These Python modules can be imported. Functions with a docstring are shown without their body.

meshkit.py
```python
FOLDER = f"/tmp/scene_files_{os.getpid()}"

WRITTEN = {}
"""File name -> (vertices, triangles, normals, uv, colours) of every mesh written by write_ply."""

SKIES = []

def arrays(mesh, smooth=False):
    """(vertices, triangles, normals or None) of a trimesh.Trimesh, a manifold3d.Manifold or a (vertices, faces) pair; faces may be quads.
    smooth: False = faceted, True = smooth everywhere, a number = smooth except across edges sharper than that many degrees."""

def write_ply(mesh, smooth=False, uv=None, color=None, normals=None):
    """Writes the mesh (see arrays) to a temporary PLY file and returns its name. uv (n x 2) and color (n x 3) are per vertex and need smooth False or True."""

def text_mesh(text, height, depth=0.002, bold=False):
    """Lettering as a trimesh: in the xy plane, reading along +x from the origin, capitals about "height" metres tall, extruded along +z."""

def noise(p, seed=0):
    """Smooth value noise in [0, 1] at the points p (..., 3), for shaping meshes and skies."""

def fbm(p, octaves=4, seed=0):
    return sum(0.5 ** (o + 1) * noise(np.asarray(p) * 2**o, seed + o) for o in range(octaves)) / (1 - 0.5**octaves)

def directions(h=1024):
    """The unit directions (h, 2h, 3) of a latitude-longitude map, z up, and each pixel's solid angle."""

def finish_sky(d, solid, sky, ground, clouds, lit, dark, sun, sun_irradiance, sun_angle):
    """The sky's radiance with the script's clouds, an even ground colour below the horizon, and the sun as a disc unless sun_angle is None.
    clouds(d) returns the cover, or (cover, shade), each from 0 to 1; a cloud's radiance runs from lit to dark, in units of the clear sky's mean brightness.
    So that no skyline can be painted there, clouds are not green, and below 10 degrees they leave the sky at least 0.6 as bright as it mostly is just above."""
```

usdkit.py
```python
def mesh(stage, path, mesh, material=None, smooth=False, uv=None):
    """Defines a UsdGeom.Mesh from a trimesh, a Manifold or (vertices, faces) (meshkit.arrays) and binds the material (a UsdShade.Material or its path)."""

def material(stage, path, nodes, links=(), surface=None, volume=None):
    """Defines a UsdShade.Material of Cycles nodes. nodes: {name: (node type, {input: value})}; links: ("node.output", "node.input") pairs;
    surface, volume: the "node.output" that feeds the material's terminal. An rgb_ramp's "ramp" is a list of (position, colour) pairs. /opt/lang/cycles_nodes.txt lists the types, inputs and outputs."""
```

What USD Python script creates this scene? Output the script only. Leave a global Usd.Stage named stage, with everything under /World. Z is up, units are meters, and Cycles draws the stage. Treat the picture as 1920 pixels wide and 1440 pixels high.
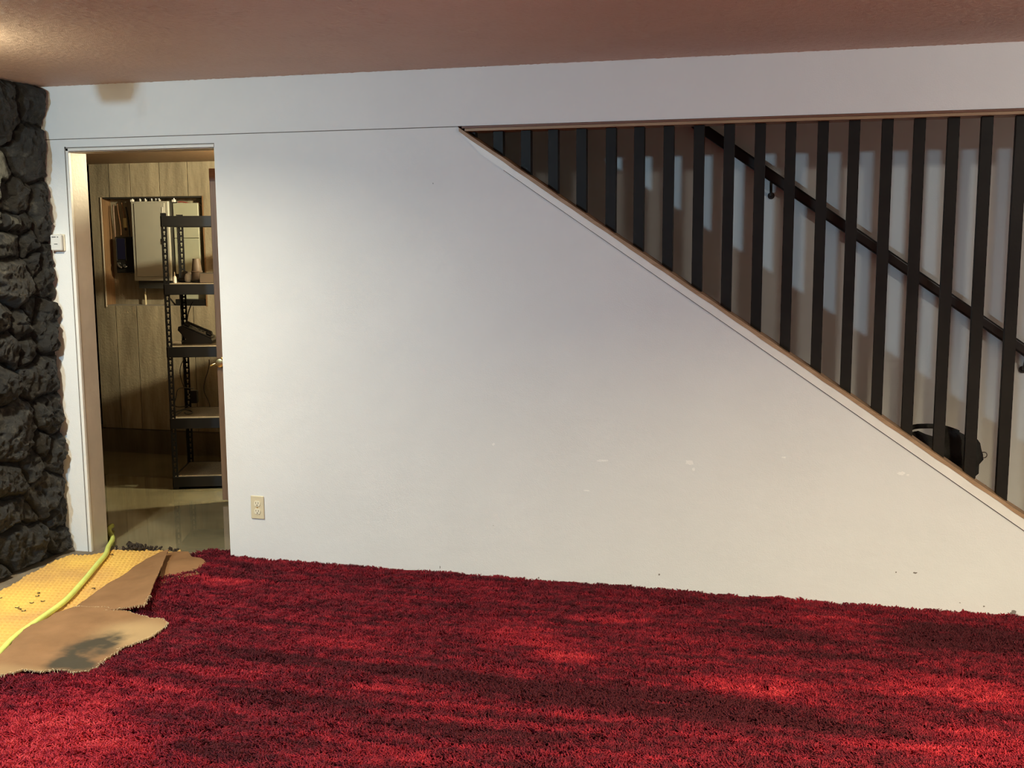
import math, random
import numpy as np
import trimesh
import manifold3d as m3
import shapely
import shapely.geometry as sg
from shapely.ops import unary_union
from scipy.spatial import Delaunay, Voronoi
import usdkit, meshkit
from pxr import Usd, UsdGeom, UsdLux, UsdShade, Gf, Vt, Sdf

stage = Usd.Stage.CreateInMemory()
UsdGeom.SetStageUpAxis(stage, 'Z'); UsdGeom.SetStageMetersPerUnit(stage, 1.0)
UsdGeom.Xform.Define(stage, '/World')
rng = np.random.default_rng(7)

# ------------------------------------------------------------------ camera, lights, exposure
FPX = 2042.4
EYE = np.array([0, -4.682, 1.5818]); YAW, PITCH, ROLL = -0.2566, 0.1338, 0.0053
_f = np.array([math.sin(YAW) * math.cos(PITCH), math.cos(YAW) * math.cos(PITCH), -math.sin(PITCH)])
_r = np.array([math.cos(YAW), -math.sin(YAW), 0]); _d = np.cross(_f, _r)
_c, _s = math.cos(ROLL), math.sin(ROLL)
CAM = np.array([_c * _r + _s * _d, -_s * _r + _c * _d, _f])        # rows: right, down, forward
cam = UsdGeom.Camera.Define(stage, '/World/camera')
cam.CreateHorizontalApertureAttr(36.0); cam.CreateFocalLengthAttr(36.0 * FPX / 1920)
cam.CreateClippingRangeAttr((0.05, 100.0)); cam.CreateExposureAttr(0.0)
_m = Gf.Matrix4d(1.0)
for i, row in enumerate((CAM[0], -CAM[1], -CAM[2])):
    _m.SetRow3(i, Gf.Vec3d(*map(float, row)))
_m.SetTranslateOnly(Gf.Vec3d(*map(float, EYE)))
cam.AddTransformOp().Set(_m)


def sphere_light(path, loc, radius, intensity, color):
    L = UsdLux.SphereLight.Define(stage, path)
    L.CreateRadiusAttr(radius); L.CreateIntensityAttr(intensity); L.CreateColorAttr(Gf.Vec3f(*color)); L.CreateNormalizeAttr(True)
    L.AddTranslateOp().Set(Gf.Vec3d(*loc))
    return L


def disk_light(path, loc, radius, intensity, color):
    L = UsdLux.DiskLight.Define(stage, path)
    L.CreateRadiusAttr(radius); L.CreateIntensityAttr(intensity); L.CreateColorAttr(Gf.Vec3f(*color)); L.CreateNormalizeAttr(True)
    L.AddTranslateOp().Set(Gf.Vec3d(*loc))
    return L


LAMP_WARM = (-3.145, -1.36, 2.262)        # flush downlights
LAMP_FRONT = (0.9, -3.1, 2.290)
LAMP_COOL = (-3.10, -3.8, 2.285)         # open bulbs on the ceiling
LAMP_RIGHT = (1.7, -1.6, 2.262)
LAMP_UTILITY = (-2.90, 1.42, 2.05)
for nm, loc, rad, inten, col in (('warm', LAMP_WARM, 0.040, 15.6, (1.10, 1.0, 0.76)), ('warm_spill', (LAMP_WARM[0] + .085, LAMP_WARM[1], 2.175), 0.025, 4.1, (0.99, 0.95, 0.64)), ('cool', LAMP_COOL, 0.05, 80, (0.50, 0.79, 1.0)),
                                 ('right', LAMP_RIGHT, 0.03, 10.5, (0.95, 0.95, 0.85)), ('front', LAMP_FRONT, 0.05, 64, (1.0, 0.86, 0.56)), ('utility', LAMP_UTILITY, 0.03, 46, (1.0, 0.9, 0.58))):
    (disk_light if nm in ('warm', 'front') else sphere_light)('/World/lamp_' + nm, loc, rad, inten, col)

# ------------------------------------------------------------------ helpers
used = {}


def numbered(base):
    n = used.get(base, 0); used[base] = n + 1
    return base if n == 0 else f'{base}_{n:03d}'


def tag(p, label=None, category=None, group=None, kind=None):
    p = p.GetPrim() if hasattr(p, 'GetPrim') else p
    for k, v in (('label', label), ('category', category), ('group', group), ('kind', kind)):
        if v:
            p.SetCustomDataByKey(k, v)
    return p


def thing(name, label=None, cat=None, group=None, kind=None, loc=(0, 0, 0), rotz=0.0):
    x = UsdGeom.Xform.Define(stage, '/World/' + numbered('/World/' + name).split('/World/')[1])
    x.AddTranslateOp().Set(Gf.Vec3d(*map(float, loc)))
    if rotz:
        x.AddRotateZOp().Set(math.degrees(rotz))
    return tag(x, label, cat, group, kind)


def obj(name, mesh, mat, parent=None, smooth=False, **kw):
    root = str(parent.GetPath()) if parent is not None else '/World'
    path = numbered(f'{root}/{name}')
    p = usdkit.mesh(stage, path, mesh, mat, smooth=smooth).GetPrim()
    return tag(p, **kw) if kw else p


def at_y(px, py, y0):
    v = np.array([(px - 960) / FPX, (py - 720) / FPX, 1]) @ CAM
    return EYE + v * ((y0 - EYE[1]) / v[1])


def at_x(px, py, x0):
    v = np.array([(px - 960) / FPX, (py - 720) / FPX, 1]) @ CAM
    return EYE + v * ((x0 - EYE[0]) / v[0])


def at_z(px, py, z0):
    v = np.array([(px - 960) / FPX, (py - 720) / FPX, 1]) @ CAM
    return EYE + v * ((z0 - EYE[2]) / v[2])


def box(lo, hi, bev=0.0):
    lo, hi = np.minimum(lo, hi).astype(float), np.maximum(lo, hi).astype(float)
    b = min(bev, 0.45 * float((hi - lo).min()))
    if b <= 0:
        m = trimesh.creation.box(hi - lo); m.apply_translation((lo + hi) / 2); return m
    pts = []
    for sx in (0, 1):
        for sy in (0, 1):
            for sz in (0, 1):
                c = np.array([hi[0] if sx else lo[0], hi[1] if sy else lo[1], hi[2] if sz else lo[2]])
                d = np.array([-1 if sx else 1, -1 if sy else 1, -1 if sz else 1]) * b
                for k in range(3):
                    q = c + d; q[k] = c[k]; pts.append(q)
    return trimesh.convex.convex_hull(np.array(pts))


def rot(m, a, axis=(0, 0, 1), at=(0, 0, 0)):
    m = m.copy(); m.apply_transform(trimesh.transformations.rotation_matrix(a, axis, at)); return m


def mv(m, d):
    m = m.copy(); m.apply_translation(d); return m


def cat(*ms):
    return trimesh.util.concatenate([m for m in ms])


def tube(pts, r, n=10, closed=True, sub=6):
    P = np.asarray(pts, float)
    if sub > 1 and len(P) > 2:
        from scipy.interpolate import CubicSpline
        t = np.r_[0, np.cumsum(np.linalg.norm(np.diff(P, axis=0), axis=1))]
        P = CubicSpline(t, P)(np.linspace(0, t[-1], sub * (len(P) - 1) + 1))
    T = np.gradient(P, axis=0); T /= np.linalg.norm(T, axis=1)[:, None]
    R = np.broadcast_to(np.asarray(r, float), (len(P),))
    nrm = np.cross(T[0], [0, 0, 1.0]); nrm = nrm if np.linalg.norm(nrm) > 1e-3 else np.array([1.0, 0, 0])
    V = []
    for i in range(len(P)):
        nrm = nrm - T[i] * (nrm @ T[i]); nrm /= np.linalg.norm(nrm)
        b = np.cross(T[i], nrm)
        a = np.linspace(0, 2 * np.pi, n, endpoint=False)
        V.append(P[i] + R[i] * (np.cos(a)[:, None] * nrm + np.sin(a)[:, None] * b))
    V = np.vstack(V); F = []
    for i in range(len(P) - 1):
        for j in range(n):
            a, b, c, d = i * n + j, i * n + (j + 1) % n, (i + 1) * n + (j + 1) % n, (i + 1) * n + j
            F += [[a, b, c], [a, c, d]]
    k = len(V); V = np.vstack([V, P[0], P[-1]])
    for j in range(n):
        F.append([k, (j + 1) % n, j]); F.append([k + 1, (len(P) - 1) * n + j, (len(P) - 1) * n + (j + 1) % n])
    return trimesh.Trimesh(V, F, process=False)


def lathe(prof, n=32):
    return trimesh.creation.revolve(np.asarray(prof, float), sections=n)


def slab_xz(poly, y0, y1):
    """shapely polygon in (x, z) extruded from y0 to y1"""
    polys = list(poly.geoms) if hasattr(poly, 'geoms') else [poly]
    out = []
    for p in polys:
        m = trimesh.creation.extrude_polygon(p, abs(y1 - y0), engine='earcut')
        v = m.vertices
        m2 = trimesh.Trimesh(np.c_[v[:, 0], min(y0, y1) + v[:, 2], v[:, 1]], m.faces[:, ::-1], process=False)
        out.append(m2)
    m = cat(*out); return m


def sheet(poly, step, zf, thick, seed=0, edge=None):
    """A cloth-like sheet over the (x, y) polygon: top at zf(x, y), underside 'thick' lower."""
    r = np.random.default_rng(seed)
    p = poly.segmentize(step)
    B = np.array(p.exterior.coords)[:-1]
    x0, y0, x1, y1 = p.bounds
    gx, gy = np.meshgrid(np.arange(x0, x1, step), np.arange(y0, y1, step))
    G = np.c_[gx.ravel(), gy.ravel()] + r.uniform(-.2, .2, (gx.size, 2)) * step
    inn = shapely.contains_xy(p.buffer(-0.45 * step), G[:, 0], G[:, 1])
    V2 = np.vstack([B, G[inn]]); tri = Delaunay(V2).simplices
    c = V2[tri].mean(1); tri = tri[shapely.contains_xy(p, c[:, 0], c[:, 1])]
    a = V2[tri]; s = np.cross(a[:, 1] - a[:, 0], a[:, 2] - a[:, 0]); tri[s < 0] = tri[s < 0][:, ::-1]
    z = zf(V2[:, 0], V2[:, 1]); n = len(V2)
    V = np.vstack([np.c_[V2, z], np.c_[V2, z - thick]])
    F = [tri, tri[:, ::-1] + n]
    k = len(B); ids = np.arange(k)
    if sg.Polygon(B).exterior.is_ccw:
        nx = np.roll(ids, -1); F += [np.c_[ids, ids + n, nx + n], np.c_[ids, nx + n, nx]]
    else:
        nx = np.roll(ids, -1); F += [np.c_[ids, nx + n, ids + n], np.c_[ids, nx, nx + n]]
    return trimesh.Trimesh(V, np.vstack(F), process=False)


# ------------------------------------------------------------------ materials
def mat(name, nodes, links, surface='p.BSDF'):
    return usdkit.material(stage, '/World/Looks/' + name, nodes, links, surface=surface)


def plain(name, color, rough=0.5, metal=0.0, spec=0.5, bump=0.0, bscale=200.0, vary=0.0, vscale=6.0, coat=0.0):
    nodes = {'p': ('principled_bsdf', {'base_color': color, 'roughness': rough, 'metallic': metal, 'specular_ior_level': spec, 'coat_weight': coat})}
    links = []
    if bump or vary:
        nodes['g'] = ('geometry', {})
    if bump:
        nodes['bn'] = ('noise_texture', {'scale': bscale, 'detail': 4.0})
        nodes['b'] = ('bump', {'strength': 1.0, 'distance': bump})
        links += [('g.position', 'bn.vector'), ('bn.fac', 'b.height'), ('b.normal', 'p.normal')]
    if vary:
        nodes['vn'] = ('noise_texture', {'scale': vscale, 'detail': 6.0, 'roughness': 0.6})
        c = np.array(color)
        nodes['vr'] = ('rgb_ramp', {'ramp': [(0.3, tuple(c * (1 - vary))), (0.7, tuple(np.minimum(c * (1 + vary), .95)))]})
        links += [('g.position', 'vn.vector'), ('vn.fac', 'vr.fac'), ('vr.color', 'p.base_color')]
    return mat(name, nodes, links)


def blob_nodes(nodes, links, tag_, pos, loc, rad, amount, prev, full=0.75):
    """adds amount * max(0, 1 - |(pos-loc)/rad|) smooth blob to the value 'prev'; returns the new value output"""
    s = [1.0 / max(r, 1e-4) for r in rad]
    nodes['m' + tag_] = ('mapping', {'mapping_type': 'point', 'scale': tuple(s), 'location': tuple(-l * k for l, k in zip(loc, s))})
    nodes['s' + tag_] = ('gradient_texture', {'gradient_type': 'spherical'})
    nodes['k' + tag_] = ('map_range', {'range_type': 'smoothstep', 'from_min': 0.0, 'from_max': full, 'to_min': 0.0, 'to_max': 1.0})
    nodes['a' + tag_] = ('math', {'math_type': 'multiply_add', 'value2': amount, 'value3': 0.0})
    links += [(pos, 'm%s.vector' % tag_), ('m%s.vector' % tag_, 's%s.vector' % tag_), ('s%s.fac' % tag_, 'k%s.value' % tag_), ('k%s.result' % tag_, 'a%s.value1' % tag_)]
    if prev:
        links.append((prev, 'a%s.value3' % tag_))
    return 'a%s.value' % tag_


def plaster(name, base, stain=None):
    nodes = {'g': ('geometry', {}), 'p': ('principled_bsdf', {'roughness': 0.75, 'specular_ior_level': 0.3}),
             'n1': ('noise_texture', {'scale': 9.0, 'detail': 3.0}), 'n2': ('noise_texture', {'scale': 160.0, 'detail': 3.0}),
             'mx': ('math', {'math_type': 'multiply_add', 'value2': 0.25}),
             'b': ('bump', {'strength': 0.7, 'distance': 0.003}),
             'n3': ('noise_texture', {'scale': 2.2, 'detail': 5.0, 'roughness': 0.6}),
             'r': ('rgb_ramp', {'ramp': [(0.3, tuple(np.array(base) * 0.95)), (0.7, base)]}),
             'n4': ('noise_texture', {'scale': 26.0, 'detail': 6.0, 'roughness': 0.7}),
             'r4': ('rgb_ramp', {'ramp': [(0.72, (0, 0, 0)), (0.76, (1, 1, 1))]}),
             'mc': ('mix_color', {'blend_type': 'mix', 'fac': 0.0, 'b': tuple(np.array(base) * 0.72)})}
    links = [('g.position', 'n1.vector'), ('g.position', 'n2.vector'), ('g.position', 'n3.vector'), ('g.position', 'n4.vector'), ('n2.fac', 'mx.value1'), ('n1.fac', 'mx.value3'),
             ('mx.value', 'b.height'), ('b.normal', 'p.normal'), ('n3.fac', 'r.fac'), ('r.color', 'mc.a'), ('n4.fac', 'r4.fac'), ('r4.color', 'mc.fac')]
    last = 'mc.result'
    if stain:
        v = blob_nodes(nodes, links, 'st', 'g.position', stain[0], stain[1], 0.35, None, 1.1)
        nodes['ms'] = ('mix_color', {'blend_type': 'mix', 'b': stain[2]})
        links += [(v, 'ms.fac'), (last, 'ms.a')]; last = 'ms.result'
    links.append((last, 'p.base_color'))
    return mat(name, nodes, links)


STAIN = at_y(218, 142, 0)
M = {}
M['plaster'] = plaster('white_plaster', (0.80, 0.80, 0.785), (tuple(STAIN), (0.14, 0.3, 0.135), (0.38, 0.27, 0.19)))
M['plaster_far'] = plaster('stairwell_plaster', (0.82, 0.81, 0.78))
M['trim'] = plain('white_paint', (0.82, 0.80, 0.75), 0.45, bump=0.0006, bscale=60, vary=0.05, vscale=9)
M['jamb'] = plain('tan_jamb_paint', (0.56, 0.49, 0.41), 0.5, bump=0.0006, bscale=60, vary=0.10, vscale=5)
M['groove'] = plain('joint_shadow_line', (0.24, 0.215, 0.19), 0.9)
M['spackle'] = plain('spackle', (0.90, 0.89, 0.86), 0.8, bump=0.001, bscale=150)
M['ceiling'] = plain('popcorn_ceiling', (0.60, 0.43, 0.345), 0.5, spec=0.6, bump=0.003, bscale=260, vary=0.07, vscale=1.5)
M['slat'] = plain('dark_brown_paint', (0.0095, 0.0078, 0.006), 0.55, spec=0.25, vary=0.35, vscale=7, bump=0.0006, bscale=90)
M['rail'] = plain('black_rail', (0.018, 0.014, 0.012), 0.35)
M['brass'] = plain('brass', (0.75, 0.55, 0.25), 0.25, metal=1.0)
M['steel'] = plain('grey_steel', (0.45, 0.44, 0.42), 0.35, metal=1.0)


def wood(name, c1, c2, axis=2, rough=0.55, scale=14.0):
    sc = [scale] * 3; sc[axis] = scale * 0.08
    return mat(name, {'t': ('texture_coordinate', {}), 'm': ('mapping', {'scale': tuple(sc)}), 'n': ('noise_texture', {'scale': 2.5, 'detail': 6.0, 'roughness': 0.65, 'distortion': 0.4}),
                      'r': ('rgb_ramp', {'ramp': [(0.3, c1), (0.7, c2)]}), 'p': ('principled_bsdf', {'roughness': rough})},
               [('t.object', 'm.vector'), ('m.vector', 'n.vector'), ('n.fac', 'r.fac'), ('r.color', 'p.base_color')])


M['cap'] = wood('raw_wood_edge', (0.28, 0.165, 0.085), (0.44, 0.285, 0.165), axis=0)
M['redwood'] = wood('red_brown_wood', (0.13, 0.055, 0.032), (0.22, 0.10, 0.06), axis=0)
M['door'] = wood('brown_door_wood', (0.21, 0.115, 0.06), (0.33, 0.19, 0.105), axis=2, rough=0.45)
M['ply'] = wood('plywood', (0.17, 0.095, 0.048), (0.28, 0.165, 0.085), axis=2)
M['chip'] = plain('particle_board', (0.17, 0.14, 0.10), 0.75, vary=0.35, vscale=120)
M['tread'] = wood('stair_tread_wood', (0.10, 0.055, 0.03), (0.18, 0.10, 0.055), axis=1)


def concrete(name, dark, light, rough=0.8, wet=False):
    nodes = {'g': ('geometry', {}), 'm': ('mapping', {'scale': (9.0, 9.0, 1.3)}), 'n': ('noise_texture', {'scale': 1.0, 'detail': 8.0, 'roughness': 0.68}),
             'r': ('rgb_ramp', {'ramp': [(0.25, dark), (0.5, tuple((np.array(dark) + np.array(light)) / 2)), (0.75, light)]}),
             'n2': ('noise_texture', {'scale': 70.0, 'detail': 4.0}), 'b': ('bump', {'strength': 0.6, 'distance': 0.004}),
             'v': ('object_info', {}), 'h': ('map_range', {'from_min': 0.0, 'from_max': 1.0, 'to_min': 0.86, 'to_max': 1.1}),
             'x': ('mix_color', {'blend_type': 'multiply', 'fac': 1.0}), 'cc': ('combine_color', {}),
             'p': ('principled_bsdf', {'roughness': rough})}
    links = [('g.position', 'm.vector'), ('m.vector', 'n.vector'), ('n.fac', 'r.fac'), ('g.position', 'n2.vector'), ('n2.fac', 'b.height'), ('b.normal', 'p.normal'),
             ('v.random', 'h.value'), ('h.result', 'cc.r'), ('h.result', 'cc.g'), ('h.result', 'cc.b'), ('r.color', 'x.a'), ('cc.color', 'x.b'), ('x.result', 'p.base_color')]
    return mat(name, nodes, links)


M['concrete'] = concrete('board_formed_concrete', (0.15, 0.122, 0.082), (0.52, 0.45, 0.33))
M['concrete_low'] = concrete('damp_concrete', (0.10, 0.08, 0.055), (0.24, 0.19, 0.13))
M['wet'] = mat('wet_concrete_floor', {'g': ('geometry', {}), 'n': ('noise_texture', {'scale': 3.0, 'detail': 6.0}), 'r': ('rgb_ramp', {'ramp': [(0.3, (0.20, 0.175, 0.105)), (0.7, (0.32, 0.285, 0.175))]}),
                                      'p': ('principled_bsdf', {'roughness': 0.06, 'specular_ior_level': 0.5, 'coat_weight': 1.0, 'coat_roughness': 0.01})},
               [('g.position', 'n.vector'), ('n.fac', 'r.fac'), ('r.color', 'p.base_color')])
M['dark_void'] = plain('dark_void', (0.02, 0.017, 0.014), 0.9)
M['rack'] = plain('black_steel_rack', (0.008, 0.008, 0.009), 0.45, spec=0.35)
M['panel'] = plain('grey_panel_enamel', (0.42, 0.41, 0.36), 0.4, vary=0.05, vscale=4)
M['panel_green'] = plain('grey_green_panel', (0.44, 0.45, 0.35), 0.4, vary=0.06, vscale=4)
M['navy'] = plain('navy_plastic', (0.012, 0.012, 0.035), 0.3)
M['black'] = plain('black_plastic', (0.014, 0.013, 0.012), 0.35)
M['char'] = plain('charcoal_plastic', (0.045, 0.043, 0.04), 0.4)
M['white'] = plain('white_plastic', (0.72, 0.71, 0.67), 0.35)
M['yellowed'] = plain('yellowed_plastic', (0.70, 0.62, 0.30), 0.35)
M['ivory'] = plain('ivory_plastic', (0.70, 0.61, 0.42), 0.35)
M['ivory_light'] = plain('pale_ivory_plastic', (0.82, 0.75, 0.58), 0.3)
M['wire_red'] = plain('red_wire', (0.30, 0.05, 0.04), 0.4)
M['copper'] = plain('copper_brown_wire', (0.20, 0.10, 0.05), 0.4)
M['cone_brown'] = plain('brown_plastic', (0.075, 0.055, 0.04), 0.5)
M['bag'] = plain('dark_canvas', (0.016, 0.014, 0.012), 0.85, bump=0.002, bscale=120)
M['hose'] = plain('yellow_green_hose', (0.70, 0.80, 0.20), 0.35, vary=0.12, vscale=12)
M['debris'] = plain('dark_debris', (0.035, 0.022, 0.013), 0.9, vary=0.4, vscale=90)

# lava rock
M['stone'] = mat('black_lava_rock', {'g': ('geometry', {}), 'v': ('object_info', {}), 'n': ('noise_texture', {'scale': 22.0, 'detail': 8.0, 'roughness': 0.7}),
                                     'r': ('rgb_ramp', {'ramp': [(0.3, (0.012, 0.0115, 0.011)), (0.55, (0.030, 0.028, 0.024)), (0.74, (0.11, 0.10, 0.075))]}),
                                     'h': ('map_range', {'from_min': 0.0, 'from_max': 1.0, 'to_min': 0.7, 'to_max': 1.3}), 'cc': ('combine_color', {}),
                                     'x': ('mix_color', {'blend_type': 'multiply', 'fac': 1.0}),
                                     'n2': ('noise_texture', {'scale': 110.0, 'detail': 6.0, 'roughness': 0.75}), 'b': ('bump', {'strength': 1.0, 'distance': 0.012}),
                                     'p': ('principled_bsdf', {'roughness': 0.6, 'specular_ior_level': 0.5})},
                 [('g.position', 'n.vector'), ('n.fac', 'r.fac'), ('v.random', 'h.value'), ('h.result', 'cc.r'), ('h.result', 'cc.g'), ('h.result', 'cc.b'), ('r.color', 'x.a'), ('cc.color', 'x.b'),
                  ('x.result', 'p.base_color'), ('g.position', 'n2.vector'), ('n2.fac', 'b.height'), ('b.normal', 'p.normal')])
M['mortar'] = plain('dark_mortar', (0.016, 0.014, 0.012), 0.95, bump=0.006, bscale=60)

# carpet: space-dyed shag, mottled reds. blobs: photo centre, half sizes in metres, amount
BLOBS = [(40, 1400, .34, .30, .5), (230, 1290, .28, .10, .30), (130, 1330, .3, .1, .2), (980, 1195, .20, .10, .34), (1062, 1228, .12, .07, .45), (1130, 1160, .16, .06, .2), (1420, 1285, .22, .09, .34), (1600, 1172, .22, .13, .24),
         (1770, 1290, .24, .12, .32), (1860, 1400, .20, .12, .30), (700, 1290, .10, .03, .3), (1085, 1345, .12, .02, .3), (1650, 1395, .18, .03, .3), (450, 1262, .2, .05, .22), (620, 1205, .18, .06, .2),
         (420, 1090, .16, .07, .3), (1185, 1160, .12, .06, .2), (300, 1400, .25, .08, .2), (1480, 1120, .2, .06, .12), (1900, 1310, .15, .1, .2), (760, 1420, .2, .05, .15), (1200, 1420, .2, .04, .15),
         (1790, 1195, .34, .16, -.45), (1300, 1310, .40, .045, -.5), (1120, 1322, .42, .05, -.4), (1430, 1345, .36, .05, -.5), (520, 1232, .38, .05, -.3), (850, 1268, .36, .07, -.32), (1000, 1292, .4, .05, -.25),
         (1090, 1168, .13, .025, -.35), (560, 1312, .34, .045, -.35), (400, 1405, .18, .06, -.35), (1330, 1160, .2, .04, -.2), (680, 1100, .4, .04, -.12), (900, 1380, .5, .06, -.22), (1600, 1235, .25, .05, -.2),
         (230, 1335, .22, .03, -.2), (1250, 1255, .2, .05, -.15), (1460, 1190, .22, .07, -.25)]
nodes = {'g': ('geometry', {}), 'm': ('mapping', {'scale': (1.2, 12.0, 1.0), 'rotation': (0.0, 0.0, 0.03)}), 'n': ('noise_texture', {'scale': 1.6, 'detail': 5.0, 'roughness': 0.62}),
         'ba': ('math', {'math_type': 'multiply_add', 'value2': 1.5, 'value3': -0.27}),
         'n2': ('noise_texture', {'scale': 24.0, 'detail': 4.0, 'roughness': 0.6}), 'bb': ('math', {'math_type': 'multiply_add', 'value2': 1.25, 'value3': -0.625}), 'b2': ('math', {'math_type': 'add'}),
         'ri': ('math', {'math_type': 'multiply_add', 'value2': 0.40, 'value3': -0.20}), 'b3': ('math', {'math_type': 'add'}),
         'r': ('rgb_ramp', {'ramp': [(0.0, (0.075, 0.012, 0.017)), (0.22, (0.14, 0.014, 0.023)), (0.5, (0.27, 0.018, 0.030)), (0.78, (0.46, 0.030, 0.043)), (1.0, (0.62, 0.060, 0.070))]}),
         'p': ('principled_bsdf', {'roughness': 0.6, 'specular_ior_level': 0.08})}
links = [('g.position', 'm.vector'), ('m.vector', 'n.vector'), ('n.fac', 'ba.value1'), ('g.position', 'n2.vector'), ('n2.fac', 'bb.value1'), ('ba.value', 'b2.value1'), ('bb.value', 'b2.value2'),
         ('g.random_per_island', 'ri.value1'), ('b2.value', 'b3.value1'), ('ri.value', 'b3.value2'), ('r.color', 'p.base_color')]
val = 'b3.value'
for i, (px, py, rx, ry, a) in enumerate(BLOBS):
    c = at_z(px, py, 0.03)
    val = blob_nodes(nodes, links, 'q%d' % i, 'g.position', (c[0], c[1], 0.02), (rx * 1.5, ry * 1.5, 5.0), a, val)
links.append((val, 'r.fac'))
M['shag'] = mat('red_shag_yarn', nodes, links)
M['pad'] = mat('yellow_carpet_pad', {'g': ('geometry', {}), 'n': ('noise_texture', {'scale': 3.5, 'detail': 5.0}), 'r': ('rgb_ramp', {'ramp': [(0.3, (0.56, 0.32, 0.10)), (0.55, (0.70, 0.42, 0.10)), (0.75, (0.80, 0.52, 0.11))]}),
                                     'p': ('principled_bsdf', {'roughness': 0.8})}, [('g.position', 'n.vector'), ('n.fac', 'r.fac'), ('r.color', 'p.base_color')])
nodes = {'g': ('geometry', {}), 'n': ('noise_texture', {'scale': 5.0, 'detail': 6.0, 'roughness': 0.6}), 'r': ('rgb_ramp', {'ramp': [(0.3, (0.21, 0.110, 0.048)), (0.7, (0.31, 0.165, 0.075))]}),
         'n2': ('noise_texture', {'scale': 14.0, 'detail': 6.0}), 'n3': ('noise_texture', {'scale': 450.0, 'detail': 2.0}), 'b': ('bump', {'strength': 0.5, 'distance': 0.002}),
         'nw': ('math', {'math_type': 'multiply_add', 'value2': 2.6, 'value3': -1.55}), 'sa': ('math', {'math_type': 'add', 'use_clamp': True}),
         'mk': ('mix_color', {'blend_type': 'mix', 'b': (0.060, 0.048, 0.030)}), 'mt': ('mix_color', {'blend_type': 'mix', 'b': (0.46, 0.31, 0.15)}), 'p': ('principled_bsdf', {'roughness': 0.75, 'specular_ior_level': 0.3})}
links = [('g.position', 'n.vector'), ('g.position', 'n2.vector'), ('g.position', 'n3.vector'), ('n3.fac', 'b.height'), ('b.normal', 'p.normal'), ('n.fac', 'r.fac'), ('n2.fac', 'nw.value1'), ('nw.value', 'sa.value1')]
c1, c2, c3, c4 = at_z(172, 1210, .05), at_z(150, 1248, .05), at_z(258, 1184, .05), at_z(60, 1262, .05)
v = blob_nodes(nodes, links, 's1', 'g.position', (c1[0], c1[1], .05), (.17, .26, 1), 1.25, None)
v = blob_nodes(nodes, links, 's2', 'g.position', (c2[0], c2[1], .05), (.25, .10, 1), 1.0, v)
links += [(v, 'sa.value2')]
t = blob_nodes(nodes, links, 't1', 'g.position', (c3[0], c3[1], .05), (.24, .22, 1), 0.85, None)
t = blob_nodes(nodes, links, 't2', 'g.position', (c4[0], c4[1], .05), (.5, .09, 1), 0.45, t)
nodes['ck'] = ('clamp', {}); nodes['ct'] = ('clamp', {}); nodes['mu'] = ('math', {'math_type': 'multiply', 'use_clamp': True})
links += [(t, 'ct.value'), ('ct.result', 'mt.fac'), ('r.color', 'mt.a'), ('mt.result', 'mk.a'), ('sa.value', 'mu.value1'), ('ck.result', 'mu.value2'), (v, 'ck.value'), ('mu.value', 'mk.fac'), ('mk.result', 'p.base_color')]
M['backing'] = mat('brown_jute_backing', nodes, links)
M['fray'] = plain('pale_frayed_jute', (0.58, 0.46, 0.28), 0.85)

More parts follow.
